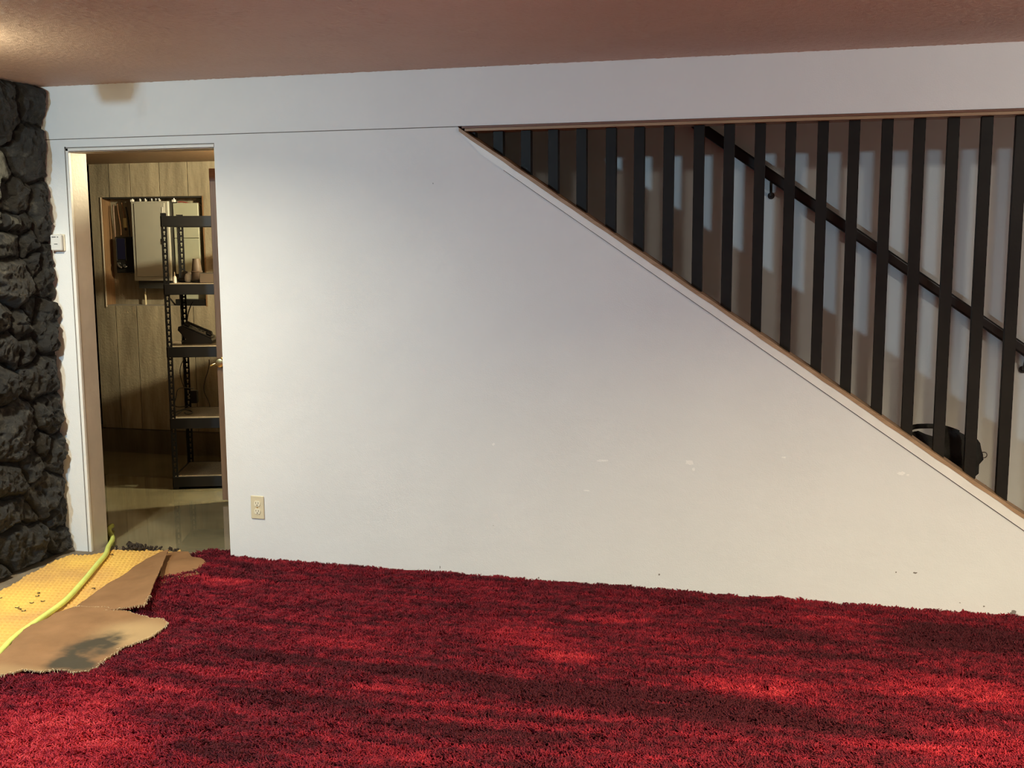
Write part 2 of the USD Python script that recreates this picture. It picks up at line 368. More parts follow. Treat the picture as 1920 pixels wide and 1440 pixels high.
# ------------------------------------------------------------------ the setting
H, SEAM, T = 2.3156, 2.066, 0.115
XL, XR = -3.60, 2.62
DX0, DX1, DZ = -3.457, -2.664, 2.008            # doorway
SILL = lambda x: 1.074 - 0.6752 * x                # diagonal edge of the stair opening
FAR = 1.0                                          # far wall of the stairwell

fl = thing('floor', kind='structure')
obj('concrete_slab', cat(box((XL - .3, -7.0, -.12), (XR + .1, T, 0.0))), M['concrete_low'], fl)
obj('utility_slab', box((-5.4, T, -.12), (-2.5, 2.5, 0.0)), M['wet'], fl)
obj('stair_slab', box((-2.5, T, -.12), (XR + .1, FAR + .1, 0.0)), M['concrete_low'], fl)

# ceiling: sprayed popcorn, real bumps over the part in view
nx, ny = 860, 300
gx, gy = np.meshgrid(np.linspace(XL - .05, 1.6, nx), np.linspace(-1.75, 0.0, ny))
pp = np.c_[gx.ravel(), gy.ravel(), np.zeros(gx.size)]
bump = meshkit.noise(pp * 120, 3) ** 2 * 0.0032 + meshkit.noise(pp * 60, 5) * 0.0008
v = np.c_[pp[:, :2], H + 0.004 - bump]
idx = np.arange(nx * ny).reshape(ny, nx)
q = np.c_[idx[:-1, :-1].ravel(), idx[1:, :-1].ravel(), idx[1:, 1:].ravel(), idx[:-1, 1:].ravel()]
ce = thing('ceiling', kind='structure')
obj('popcorn_texture', (v, q), M['ceiling'], ce, smooth=True)
obj('ceiling_board', cat(box((XL - .1, -7.0, H + .004), (XR + .1, 0.0, H + .1))), M['ceiling'], ce)

# back wall: header over a plaster panel with the doorway and the raking stair opening
wb = thing('wall_back', kind='structure')
obj('header_panel', slab_xz(sg.box(XL - .05, SEAM + .002, XR, H + 0.06), 0, T), M['plaster'], wb)
low = sg.Polygon([(XL - .05, 0), (XL - .05, SEAM - .002), (-1.468, SEAM - .002), (1.53, SILL(1.53) - .026), (1.53, 0)]).difference(sg.box(DX0, -1, DX1, DZ))
obj('plaster_panel', slab_xz(low, 0.0, T), M['plaster'], wb)
obj('panel_joint', box((XL, 0.003, SEAM - .004), (-1.47, T - .003, SEAM + .004)), M['groove'], wb)
obj('upper_wall', box((-2.6, 0.0, H + .06), (XR, T, 4.2)), M['redwood'], wb)
for i, (px, py, w, h) in enumerate([(1130, 864, .05, .012), (1292, 868, .04, .022), (1300, 880, .014, .02), (1690, 888, .032, .02), (1702, 891, .014, .01), (1470, 858, .02, .008), (925, 833, .014, .014), (1100, 920, .03, .006)]):
    c = at_y(px, py, 0); a = np.linspace(0, 2 * np.pi, 14, endpoint=False); k = rng.uniform(.55, 1.15, 14)
    P2 = sg.Polygon(np.c_[c[0] + np.cos(a) * w / 2 * k, c[2] + np.sin(a) * h / 2 * k]).buffer(0)
    obj('spackle_patch', slab_xz(P2, -0.0005, 0.002), M['spackle'], wb)
for i, (px, py, w, h) in enumerate([(812, 344, .004, .008), (825, 1064, .005, .02), (1236, 1077, .008, .012), (1680, 1073, .006, .008), (1716, 1074, .02, .008), (1800, 1130, .006, .006), (1845, 1137, .01, .008), (1900, 1148, .03, .02), (925, 985, .01, .003),
                                    (1010, 1083, .008, .012)]):
    c = at_y(px, py, 0); a = np.linspace(0, 2 * np.pi, 9, endpoint=False); k = rng.uniform(.4, 1.1, 9)
    P2 = sg.Polygon(np.c_[c[0] + np.cos(a) * w / 2 * k, c[2] + np.sin(a) * h / 2 * k]).buffer(0)
    if P2.area > 0:
        obj('scuff_mark', slab_xz(P2, -0.0008, 0.001), M['groove'], wb)

# white strip along the rake, with its shadow joint, and the raw wood cap
xa, xb = -1.462, 1.53
t1 = thing('trim_1', kind='structure')
strip = sg.Polygon([(xa, SILL(xa) - .012), (xb, SILL(xb) - .012), (xb, SILL(xb) - .066), (xa + .10, SILL(xa + .10) - .050)])
obj('rake_strip', slab_xz(strip, -0.007, 0.004), M['trim'], t1)
obj('strip_joint', slab_xz(sg.Polygon([(xa + .2, SILL(xa + .2) - .050), (xb, SILL(xb) - .064), (xb, SILL(xb) - .071), (xa + .2, SILL(xa + .2) - .054)]), -0.0012, 0.004), M['groove'], t1)
n = 60
xs = np.linspace(xa, xb, n); jag = rng.uniform(-.0025, .002, n)
cap = sg.Polygon(list(zip(xs, SILL(xs) + rng.uniform(-.001, .002, n))) + list(zip(xs[::-1], SILL(xs[::-1]) - .017 + jag)))
obj('rake_cap', slab_xz(cap, -0.009, T + .004), M['cap'], t1)
t2 = thing('trim_2', kind='structure')
obj('header_edge', box((-1.45, -0.004, SEAM - .008), (XR, T, SEAM + .001)), M['redwood'], t2)
obj('header_lining', box((-1.44, 0.006, SEAM - .020), (XR, T + .004, SEAM - .008)), M['cap'], t2)

# doorway lining: white edge strip, groove, jambs
t3 = thing('trim_3', kind='structure')
obj('side_casing', box((DX0 - .010, -.006, 0), (DX0 + .006, .012, DZ + .014), .002), M['trim'], t3)
obj('casing_groove', box((DX0 - .018, -.0012, 0), (DX0 - .010, .004, DZ + .022)), M['groove'], t3)
obj('head_casing', box((DX0 - .010, -.006, DZ), (DX1, .012, DZ + .014), .002), M['trim'], t3)
obj('head_groove', box((DX0 - .018, -.0012, DZ + .014), (DX1, .004, DZ + .019)), M['groove'], t3)
obj('side_jamb', box((DX0 - .012, .012, 0), (DX0 + .004, T + .02, DZ)), M['jamb'], t3)
obj('latch_jamb', box((DX1 - .003, .002, 0), (DX1 + .012, T + .02, DZ)), M['trim'], t3)
obj('head_jamb', box((DX0, .012, DZ - .003), (DX1, T + .02, DZ + .012)), M['jamb'], t3)

# other walls of the room, out of view, and of the stairwell
wr = obj('wall_right', box((XR, -7.0, 0), (XR + .1, FAR + .1, 4.2)), M['plaster_far'], kind='structure')
obj('wall_front', box((XL - .3, -7.1, 0), (XR + .1, -7.0, H + .1)), M['redwood'], kind='structure')
obj('wall_stairwell', box((-2.42, FAR, 0), (XR + .1, FAR + .1, 4.2)), M['plaster_far'], kind='structure')
obj('wall_stair_end', box((-2.52, T, 0), (-2.42, 2.5, 4.2)), M['concrete'], kind='structure')
obj('ceiling_stairwell', box((-2.52, T, 4.1), (XR + .1, FAR + .1, 4.2)), M['redwood'], kind='structure')

# stairs: treads and risers
st = thing('stairs', kind='structure')
for k in range(1, 16):
    xn = (0.974 - .18 * k) / .675
    if xn < -2.4:
        break
    x0 = max(xn - .267, -2.42)
    obj('tread', box((x0 - .01, T + .006, .18 * k - .035), (xn + .02, FAR - .002, .18 * k), .006), M['tread'], st)
    obj('riser', box((xn - .02, T + .006, .18 * (k - 1)), (xn, FAR - .002, .18 * k - .035)), M['tread'], st)

# stair screen: dark slats behind the wall's edge
sc = thing('stair_screen', 'row of dark brown vertical slats closing the triangular stair opening', 'slatted screen')
tops = SEAM - .012
for k in range(-11, 12):
    x = -0.0455 + k * 0.1254 + rng.uniform(-.002, .002)
    w = .043
    z0 = SILL(x + w / 2) - .02
    if tops - z0 < .03 or x > 1.5:
        continue
    v = np.array([[x - w / 2, SILL(x - w / 2) + .002], [x + w / 2, SILL(x + w / 2) + .002], [x + w / 2, tops], [x - w / 2, tops]])
    m = slab_xz(sg.Polygon(v), .045, .085)
    obj('slat', m, M['slat'], sc)

# handrail on the far wall
hr = thing('handrail', 'black sloping handrail on brackets fixed to the wall behind the slats', 'handrail')
ry = FAR - .065
ha, hb = at_y(1310, 236, ry), at_y(1920, 656, ry)
hd = (hb - ha) / np.linalg.norm(hb - ha)
A_, B_ = ha - hd * .35, hb + hd * .55
prof = sg.box(-.02, -.026, .02, .026).buffer(-.012).buffer(.012)
up = np.cross([0, 1.0, 0], hd); up = up * np.sign(up[2])
Lr = np.linalg.norm(B_ - A_)
rm = trimesh.creation.extrude_polygon(prof, Lr, engine='earcut')
vv = rm.vertices
rm = trimesh.Trimesh(A_ + vv[:, [0]] * np.array([[0, 1.0, 0]]) + vv[:, [1]] * up + vv[:, [2]] * hd, rm.faces, process=False); rm.fix_normals()
obj('rail', rm, M['rail'], hr, smooth=30)
for px, py in ((1436, 345), (1912, 668)):
    c = at_y(px, py, FAR - .03)
    top = ha + hd * ((c - ha) @ hd)
    b = cat(tube([top + [0, 0, -.02], top + [0, .005, -.055], [top[0], FAR - .03, top[2] - .085], [top[0], FAR - .004, top[2] - .095]], .007, 8),
            mv(rot(trimesh.creation.cylinder(.017, .008, sections=20), np.pi / 2, (1, 0, 0)), (top[0], FAR - .004, top[2] - .095)))
    obj('bracket', b, M['rail'], hr, smooth=30)

# ------------------------------------------------------------------ stone wall on the left
XS = -3.585
spots = [(8, 205, 22, 75), (50, 190, 25, 38), (48, 285, 40, 55), (0, 335, 14, 50), (22, 368, 26, 32), (76, 400, 17, 58), (16, 420, 22, 13), (45, 424, 12, 13), (52, 452, 14, 24), (12, 455, 26, 22), (86, 508, 18, 50),
         (22, 530, 32, 46), (64, 492, 8, 18), (55, 590, 5, 14), (86, 612, 28, 52), (38, 612, 19, 22), (3, 600, 12, 26), (12, 655, 20, 36), (50, 655, 12, 26), (78, 706, 44, 34), (92, 778, 28, 38), (30, 812, 36, 60), (4, 715, 14, 34),
         (78, 832, 10, 22), (58, 872, 14, 28), (106, 850, 20, 34), (20, 905, 26, 24), (84, 925, 34, 34), (18, 960, 24, 20), (40, 1025, 42, 48), (112, 1012, 18, 24), (112, 965, 14, 24), (4, 1085, 12, 16), (82, 1065, 16, 12), (52, 965, 6, 14)]
seeds, owner = [], []
for i, (px, py, rx, ry_) in enumerate(spots):
    c = at_x(px, py, XS); ex = abs(at_x(px + rx, py, XS)[1] - c[1]); ez = abs(at_x(px, py - ry_, XS)[2] - c[2])
    for a in np.linspace(0, 2 * np.pi, 14, endpoint=False):
        seeds.append((c[1] + .68 * ex * math.cos(a), c[2] + .68 * ez * math.sin(a))); owner.append(i)
ns = len(spots)
for gy_ in np.arange(-2.0, -0.62, .2):
    for gz in np.arange(0.08, 2.4, .2):
        k = ns; ns += 1
        cy, cz = gy_ + rng.uniform(-.075, .075), gz + rng.uniform(-.07, .07) + (.1 if int(round(gy_ / .2)) % 2 else 0); r1, r2 = rng.uniform(.05, .125), rng.uniform(.05, .125)
        for a in np.linspace(0, 2 * np.pi, 10, endpoint=False):
            seeds.append((cy + .68 * r1 * math.cos(a), cz + .68 * r2 * math.sin(a))); owner.append(k)
S = np.array(seeds); owner = np.array(owner)
far_ = np.array([[-9, -9], [-9, 9], [9, -9], [9, 9], [0, -9], [0, 9], [-9, 0], [9, 0]])
vor = Voronoi(np.vstack([S, far_]))
frame = sg.box(-2.1, 0.0, -0.002, H + .01)
cells = {}
for i in range(len(S)):
    reg = vor.regions[vor.point_region[i]]
    if -1 in reg or not reg:
        continue
    cells.setdefault(owner[i], []).append(sg.Polygon(vor.vertices[reg]))
wl = thing('wall_left', kind='structure')
obj('mortar_bed', box((XL - .25, -7.0, 0), (XL, 0.0, H + .05)), M['mortar'], wl)
for k in sorted(cells):
    p = unary_union(cells[k]).intersection(frame)
    p = p.buffer(-.018).buffer(.013)
    if p.is_empty:
        continue
    if hasattr(p, 'geoms'):
        p = max(p.geoms, key=lambda g: g.area)
    if p.area < 4e-4:
        continue
    near = k < len(spots)
    size = math.sqrt(p.area)
    top = near and spots[k][1] < 395
    lay = sheet(p, .0062 if near else .022, lambda x, y: 0 * x, .001, k)
    v2 = lay.vertices; hf = len(v2) // 2
    yz = v2[:hf, :2]
    d = shapely.distance(p.exterior, shapely.points(yz))
    depth = min(.075, .34 * size) * rng.uniform(.7, 1.15)
    rnd = np.clip(d / (.30 * size), 0, 1)
    h = depth * (1 - (1 - rnd) ** 2.4)
    c = np.array(p.centroid.coords[0]); rel = (yz - c) / size
    q3 = np.c_[yz, np.full(hf, k * 3.1)]
    # broken facets: the lowest of a few tilted planes, then lumps, ridges and pores
    fac = np.min([rng.uniform(.7, 1.2) * depth * (1 + rel @ rng.normal(0, .75, 2)) for _ in range(6)], axis=0)
    h = np.minimum(h, np.maximum(fac, .15 * depth))
    wgt = np.clip(d / .02, 0.1, 1) * (.55 if top else 1.0)
    rid = np.abs(meshkit.fbm(q3 * 22, 3, k + 5) - .5)
    cel = meshkit.noise(q3 * 48, k + 9)
    h = h + wgt * ((meshkit.fbm(q3 * 11, 2, k) - .5) * .045 - rid * .075 + .012 - np.clip(cel - .62, 0, 1) * .045 + (meshkit.noise(q3 * 95, k + 4) - .5) * .009)
    wob = (np.stack([meshkit.noise(q3 * 45, 3), meshkit.noise(q3 * 45, 4)], 1) - .5) * .016
    yz = yz + wob; yz[:, 0] = np.minimum(yz[:, 0], -.001); yz[:, 1] = np.maximum(yz[:, 1], .002)
    x = XL + .010 + np.maximum(h, -.012)
    V = np.vstack([np.c_[x, yz], np.c_[np.full(hf, XL - .03), v2[hf:, :2]]])
    obj('stone', trimesh.Trimesh(V, lay.faces, process=False), M['stone'], wl, smooth=45)

# ------------------------------------------------------------------ utility room
YB = 2.35
wu = thing('wall_utility', kind='structure')
zs, zt, xl0 = .178, 2.13, -5.03
NX0, NX1, NZ0, NZ1 = -4.934, -4.105, 1.10, 1.886
edges = [xl0, -4.865, -4.690, -4.451, -4.224, -3.99, -3.76, -3.54, -3.30, -3.07, -2.85, -2.52]
for a, b in zip(edges[:-1], edges[1:]):
    pan = sg.box(a + .0035, zs + .006, b - .0035, zt).difference(sg.box(NX0, NZ0, NX1, NZ1))
    dy = rng.uniform(-.004, .004)
    for g in (list(pan.geoms) if hasattr(pan, 'geoms') else [pan]):
        if g.area > 1e-4:
            obj('board_panel', slab_xz(g, YB + dy, YB + .05), M['concrete'], wu)
obj('joint_backing', slab_xz(sg.box(xl0 + .02, zs - .02, -2.5, zt).difference(sg.box(NX0, NZ0, NX1, NZ1)), YB + .012, YB + .16), M['groove'], wu)
lo_edges = [-5.4, -4.6, -3.8, -3.1, -2.52]
for a, b in zip(lo_edges[:-1], lo_edges[1:]):
    obj('footing_panel', box((a, YB - .004, 0), (b - .0005, YB + .16, zs - .004)), M['concrete_low'], wu)
obj('niche_back', box((NX0 - .02, YB + .10, NZ0 - .02), (NX1 + .02, YB + .16, NZ1 + .02)), M['concrete'], wu)
obj('niche_side', box((NX0 - .001, YB + .0, NZ0), (NX0 + .006, YB + .10, NZ1)), M['ply'], wu)
obj('niche_edge', box((NX0 - .007, YB - .006, NZ0 - .01), (NX0 + .001, YB + .004, NZ1)), M['jamb'], wu)
obj('niche_side', box((NX1 - .012, YB + .0, NZ0), (NX1 + .001, YB + .10, NZ1)), M['ply'], wu)
obj('niche_head', box((NX0, YB + .004, NZ1 - .012), (NX1, YB + .10, NZ1)), M['dark_void'], wu)
obj('niche_sill', box((NX0, YB + .004, NZ0 - .006), (NX1, YB + .10, NZ0 + .004)), M['groove'], wu)
obj('wall_utility_left', box((-5.5, T, 0), (-5.4, 2.6, 2.2)), M['dark_void'], kind='structure')
obj('wall_utility_rear', box((-5.4, YB + .17, 0), (-2.5, YB + .25, 2.2)), M['dark_void'], kind='structure')
obj('wall_utility_front', box((-5.4, T - .1, 0), (XL - .26, T, 2.3)), M['concrete_low'], kind='structure')
uc = thing('ceiling_utility', kind='structure')
obj('ceiling_board', box((-5.5, T + .02, 2.125), (-2.52, 2.6, 2.2)), M['ply'], uc)

# steel rack, turned a little against the wall
RA = math.radians(19.5); RO = np.array([-3.815, 1.339, 0.0])
rk = thing('storage_rack', 'black steel storage rack with slotted posts and particle board shelves in the utility room', 'rack', loc=RO, rotz=RA)
RW, RD, RH = 0.80, 0.48, 1.742


def post(x, y, sx, sy):
    """slotted angle post: two flanges with keyhole slots"""
    slots = []
    for z in np.arange(.05, RH - .03, .0365):
        slots.append(unary_union([sg.Point(0.019, z + .006).buffer(.0068, 6), sg.box(.0152, z - .012, .0228, z + .006)]))
    face = sg.box(0, 0, .036, RH).difference(unary_union(slots))
    a = slab_xz(face, 0, .0022)
    b = a.copy(); b.vertices = b.vertices[:, [1, 0, 2]]; b.invert()
    m = cat(a, b); m.vertices = m.vertices * np.array([sx, sy, 1]) + np.array([x, y, 0])
    if sx * sy < 0:
        m.invert()
    return m


for (x, y, sx, sy) in ((0, 0, 1, 1), (RW, 0, -1, 1), (0, RD, 1, -1), (RW, RD, -1, -1)):
    obj('post', post(x, y, sx, sy), M['rack'], rk)
SHELF = [1.724, 1.304, 0.912, 0.458, 0.082]
for z in SHELF:
    bh = .066
    for (lo, hi) in (((.004, -.003, z - bh), (RW - .004, .012, z)), ((.004, RD - .012, z - bh), (RW - .004, RD + .003, z)), ((-.003, .004, z - bh), (.012, RD - .004, z)), ((RW - .012, .004, z - bh), (RW + .003, RD - .004, z))):
        obj('beam', box(lo, hi, .002), M['rack'], rk)
    if z < 1.7:
        obj('shelf_board', box((.013, .013, z - .014), (RW - .013, RD - .013, z - .001)), M['chip'], rk)
RU, RV = np.array([math.cos(RA), math.sin(RA), 0]), np.array([-math.sin(RA), math.cos(RA), 0])


def on_rack(px, py, depth):
    """point seen at a pixel, on the plane 'depth' behind the rack's front"""
    v = np.array([(px - 960) / FPX, (py - 720) / FPX, 1]) @ CAM
    t = ((RO - EYE) @ RV + depth) / (v @ RV)
    return EYE + v * t


# things on the rack
p = on_rack(370, 531, .30); c_ = thing('tapered_cup', 'brown tapered plastic cup upside down on the second shelf of the rack', 'cup', loc=(p[0], p[1], SHELF[1]))
hh = on_rack(367, 485, .30)[2] - SHELF[1]
obj('body', lathe([(0, 0), (.036, 0), (.036, .004), (.0345, hh * .42), (.037, hh * .43), (.037, hh * .46), (.033, hh * .48), (.0235, hh), (0, hh)], 28), M['cone_brown'], c_, smooth=30)
obj('rim', mv(lathe([(.034, 0), (.040, .002), (.040, .012), (.034, .014)], 28), (0, 0, .001)), M['black'], c_, smooth=30)
p = on_rack(392, 531, .20); c_ = thing('small_box', 'small dark cardboard box at the right end of the second rack shelf', 'box', loc=(p[0], p[1], SHELF[1]), rotz=RA)
obj('carton', box((-.05, -.045, 0), (.05, .045, .062), .003), M['cone_brown'], c_)
obj('flap', rot(box((-.05, -.045, .0625), (.05, .0, .0645)), .06, (1, 0, 0), (0, 0, .0625)), M['char'], c_)
p = on_rack(356, 531, .34); c_ = thing('white_jug', 'small round white jug between the rear post and the brown cup', 'jug', loc=(p[0], p[1], SHELF[1]))
obj('body', lathe([(0, 0), (.026, 0), (.032, .01), (.033, .03), (.026, .052), (.012, .06), (.012, .066), (0, .066)], 28), M['white'], c_, smooth=40)
obj('handle', tube([(.028, 0, .046), (.046, 0, .044), (.046, 0, .022), (.030, 0, .014)], .004, 8), M['white'], c_, smooth=40)
p = on_rack(328, 532, .20); c_ = thing('white_bottle', 'slim white bottle with a nozzle standing at the left end of the second shelf', 'bottle', loc=(p[0], p[1], SHELF[1]))
obj('body', lathe([(0, 0), (.011, 0), (.012, .003), (.012, .035), (.006, .045), (0, .046)], 20), M['white'], c_, smooth=40)
obj('nozzle', mv(lathe([(0, 0), (.004, 0), (.003, .025), (0, .026)], 14), (0, 0, .045)), M['white'], c_, smooth=40)
p = on_rack(345, 531, .37); c_ = thing('tape_dispenser', 'low black dispenser beside the rear post on the second shelf', 'dispenser', loc=(p[0], p[1], SHELF[1]), rotz=RA)
obj('body', box((-.035, -.02, 0), (.035, .02, .028), .008), M['black'], c_, smooth=30)
obj('roll', mv(rot(trimesh.creation.cylinder(.026, .025, sections=24), math.pi / 2, (1, 0, 0)), (.012, 0, .046)), M['char'], c_, smooth=30)

# desk telephone with coiled-up cord on the third shelf
p = on_rack(372, 652, .27); zt3 = SHELF[2]
ph = thing('desk_telephone', 'charcoal desk telephone with a sloping keypad on the third rack shelf', 'telephone', loc=(p[0], p[1], zt3), rotz=RA)
wedge = sg.Polygon([(-.105, 0), (.10, 0), (.105, .018), (.10, .032), (-.085, .115), (-.105, .112), (-.11, .09), (-.06, .03)]).buffer(-.003).buffer(.003)
obj('base', slab_xz(wedge, -.08, .08), M['black'], ph, smooth=25)
ang = math.atan2(.083, .185)
place_ = lambda m: mv(rot(m, ang, (0, 1, 0)), (.0075, 0, .079))
obj('face_plate', place_(box((-.10, -.072, -.004), (.10, .072, .004), .003)), M['char'], ph)
obj('handset', place_(cat(box((-.095, -.068, .004), (-.055, -.022, .03), .008), box((.055, -.068, .004), (.095, -.022, .03), .008), box((-.09, -.062, .022), (.09, -.028, .036), .006))), M['black'], ph, smooth=30)
for i in range(4):
    for j in range(3):
        obj('key', place_(box((-.03 + i * .024, .0 + j * .02, .003), (-.014 + i * .024, .014 + j * .02, .008), .002)), M['white'] if (i + j) % 5 == 0 else M['char'], ph)
obj('screen', place_(box((-.085, 0, .003), (-.045, .058, .007), .002)), M['char'], ph)
pc = [on_rack(x, y, d) for x, y, d in ((362, 566, .44), (357, 575, .42), (353, 588, .40), (351, 602, .38), (354, 612, .34), (364, 621, .30), (378, 629, .28), (388, 636, .27))]
obj('telephone_cord', tube(pc, .0035, 8), M['black'], label='black cord dropping from the panel niche onto the telephone', category='cord', smooth=40)
p = on_rack(333, 652, .14); c_ = thing('glue_tube', 'white squeeze tube lying at the left of the third rack shelf', 'tube', loc=(p[0], p[1], zt3 + .012), rotz=RA)
obj('body', rot(lathe([(0, -.028), (.010, -.028), (.012, -.015), (.011, .024), (0, .026)], 18), math.pi / 2, (0, 1, 0)), M['white'], c_, smooth=40)
obj('tip', mv(rot(lathe([(0, -.012), (.002, -.012), (.006, .0), (0, .0)], 14), math.pi / 2, (0, 1, 0)), (-.028, 0, 0)), M['ivory_light'], c_, smooth=40)
# power adapter and loose cords on the fourth shelf
p = on_rack(364, 743, .46); c_ = thing('power_adapter', 'black plug-in power adapter hanging beside the rear rack post', 'adapter', loc=p, rotz=RA)
obj('brick', box((-.024, -.02, -.045), (.026, .02, .04), .006), M['black'], c_, smooth=30)
obj('prong', box((-.034, -.003, .006), (-.024, .003, .018)), M['steel'], c_)
obj('prong', box((-.034, -.003, -.018), (-.024, .003, -.006)), M['steel'], c_)
R_ = lambda L_: [on_rack(x, y, d) for x, y, d in L_]
obj('adapter_cord', tube(R_([(362, 728, .45), (345, 727, .36), (334, 730, .32), (330, 745, .28), (327, 760, .26), (340, 763, .24), (352, 760, .2)]), .003, 7), M['black'], label='loop of thin black cord left of the power adapter', category='cord', smooth=40)
obj('shelf_cable', tube(R_([(324, 775, .10), (333, 771, .14), (345, 768, .2), (356, 770, .24), (361, 774, .2), (354, 776, .16), (346, 774, .12)]), .004, 7), M['black'], label='tangled black cable lying on the fourth rack shelf', category='cable', smooth=40)
obj('hanging_wire', tube(R_([(392, 674, .47), (390, 695, .47), (384, 715, .47), (383, 735, .47), (390, 750, .47), (393, 764, .46)]), .003, 7), M['black'], label='thin dark wire hanging down behind the right part of the rack', category='wire', smooth=40)
obj('hanging_wire', tube(R_([(347, 672, .46), (338, 690, .45), (340, 712, .45), (345, 726, .45)]), .0025, 7), M['black'], label='thin dark wire looping down left of the rear rack post', category='wire', smooth=40)

# the electric niche
P2 = lambda px, py, y=YB + .05: at_y(px, py, y)
ep = thing('electric_panel', 'large grey electric panel with a flat door, left in the wall niche', 'electric panel')
a, b = P2(245, 378, YB - .02), P2(322, 527, YB - .02)
obj('enclosure', box((a[0] + .02, YB + .0, b[2] - .055), (b[0], YB + .10, a[2])), M['char'], ep)
obj('cover', box((a[0], YB - .022, b[2]), (b[0], YB + .0, a[2]), .004), M['panel'], ep)
obj('panel_door', box((a[0] + .028, YB - .028, b[2] + .032), (b[0] - .028, YB - .022, a[2] - .012), .002), M['panel'], ep)
obj('latch', box((b[0] - .06, YB - .036, .5 * (a[2] + b[2]) - .02), (b[0] - .042, YB - .028, .5 * (a[2] + b[2]) + .02), .002), M['char'], ep)
ep2 = thing('junction_cabinet', 'grey-green cabinet with a joint across its cover, behind the rack in the wall niche', 'cabinet')
a, b = P2(324, 381, YB + .03), P2(377, 514, YB + .03); jz = P2(350, 447, YB + .03)[2]
obj('body', box((a[0], YB + .035, b[2]), (b[0], YB + .10, a[2])), M['panel_green'], ep2)
obj('upper_cover', box((a[0] + .002, YB + .026, jz + .003), (b[0] - .002, YB + .035, a[2] - .002), .002), M['panel_green'], ep2)
obj('lower_cover', box((a[0] + .002, YB + .026, b[2] + .002), (b[0] - .002, YB + .035, jz - .003), .002), M['panel_green'], ep2)
a, b = P2(322, 556, YB + .03), P2(384, 574, YB + .03)
lb = thing('wire_trough', 'black open wire trough at the bottom of the niche, under the grey-green cabinet', 'trough')
obj('tray', box((a[0] + .04, YB + .01, NZ0 + .005), (NX1 - .02, YB + .09, NZ0 + .05), .003), M['black'], lb)
obj('back_plate', box((a[0] + .04, YB + .085, NZ0 + .05), (NX1 - .02, YB + .095, b[2] + .17)), M['panel_green'], lb)
a, b = P2(216, 444, YB + .04), P2(245, 512, YB + .04)
mt = thing('meter_box', 'small black meter box with a dark window, left of the grey electric panel', 'meter')
obj('case', box((a[0], YB + .035, b[2]), (b[0] + .05, YB + .10, a[2]), .004), M['black'], mt)
obj('window', box((a[0] + .016, YB + .03, b[2] + .10), (b[0] - .028, YB + .036, a[2] - .012), .002), M['navy'], mt)
obj('frame_strip', box((a[0] + .008, YB + .028, b[2] + .09), (a[0] + .014, YB + .036, a[2] - .008)), M['char'], mt)
obj('frame_strip', box((b[0] - .026, YB + .028, b[2] + .09), (b[0] - .02, YB + .036, a[2] - .008)), M['char'], mt)
obj('terminal', tube([(a[0] + .02, YB + .03, b[2] + .075), (a[0] + .035, YB + .022, b[2] + .05), (a[0] + .05, YB + .03, b[2] + .04)], .007, 8), M['steel'], mt, smooth=40)
obj('terminal', tube([(a[0] + .065, YB + .03, b[2] + .06), (a[0] + .08, YB + .022, b[2] + .045), (a[0] + .092, YB + .03, b[2] + .05)], .006, 8), M['steel'], mt, smooth=40)
jc = P2(235, 418, YB + .05)
cn = thing('cable_connector', 'pale yellowed cable connector hanging beside the top of the grey electric panel', 'connector', loc=jc)
obj('body', box((-.012, -.012, -.036), (.012, .012, .036), .004), M['yellowed'], cn)
obj('collar', mv(trimesh.creation.cylinder(.007, .02, sections=14), (0, 0, -.045)), M['black'], cn, smooth=30)
wires = [([(220, 382), (222, 400), (226, 425), (227, 441)], 'copper', 'long brown wire left of the cable connector in the niche'), ([(228, 380), (231, 395), (234, 408), (234.5, 411)], 'copper', 'brown wire running up from the cable connector'),
         ([(236, 388), (239, 405), (243, 440), (246, 500)], 'black', 'thick black cable along the left side of the grey electric panel'), ([(213, 384), (214, 410), (216, 440), (216, 447)], 'copper', 'brown wire close to the wooden side of the niche'),
         ([(334, 379), (345, 379), (357, 382), (372, 380)], 'wire_red', 'reddish wire running along the top of the niche'), ([(371, 381), (378, 386), (380, 400), (381, 430), (384, 470), (386, 520)], 'copper', 'brown cable down the right side of the niche'),
         ([(318, 559), (324, 566), (329, 572), (333, 575)], 'black', 'black wire bent into the lower corner of the niche'), ([(388, 549), (391, 560), (391, 568), (389, 573)], 'black', 'dark wire at the lower right corner of the niche')]
for pts, m_, lab in wires:
    obj('niche_wire', tube([at_y(x, y, YB + .045) for x, y in pts], .006 if m_ == 'black' else .004, 7), M[m_], label=lab, category='wire', smooth=40)
for i, px in enumerate((248, 262, 272, 284, 292, 298, 326)):
    c_ = at_y(px, 376.5, YB + .02); cf = thing('conduit_fitting', ['shiny' if i in (0, 4, 6) else 'dull'][0] + ' metal fitting number %d from the left above the electric panels' % (i + 1), 'fitting', loc=c_)
    tag(cf, label=['bright conduit fitting at the upper left corner of the electric panel', 'dull conduit fitting right of the corner one above the panel', 'dull conduit fitting above the left half of the panel', 'dull conduit fitting above the middle of the panel',
                   'bright left one of two touching conduit fittings above the panel', 'bright right one of two touching conduit fittings above the panel', 'bright large conduit fitting above the joint of the two cabinets'][i])
    obj('nut', mv(trimesh.creation.cylinder(.016, .018, sections=6), (0, 0, 0)), M['white'] if i in (0, 6) else M['steel'], cf)
    obj('thread', mv(trimesh.creation.cylinder(.010, .03, sections=14), (0, 0, .012)), M['steel'], cf, smooth=30)
cp = thing('conduit', 'thin pale conduit running down from the electric panel to the niche sill', 'conduit')
a, b = at_y(271, 530, YB + .06), at_y(274, 573, YB + .06)
obj('pipe', tube([a, b], .007, 12, sub=1), M['ivory'], cp, smooth=40)
obj('coupling', mv(trimesh.creation.cylinder(.010, .02, sections=16), (a + b) / 2 + [0, 0, .03]), M['steel'], cp, smooth=30)
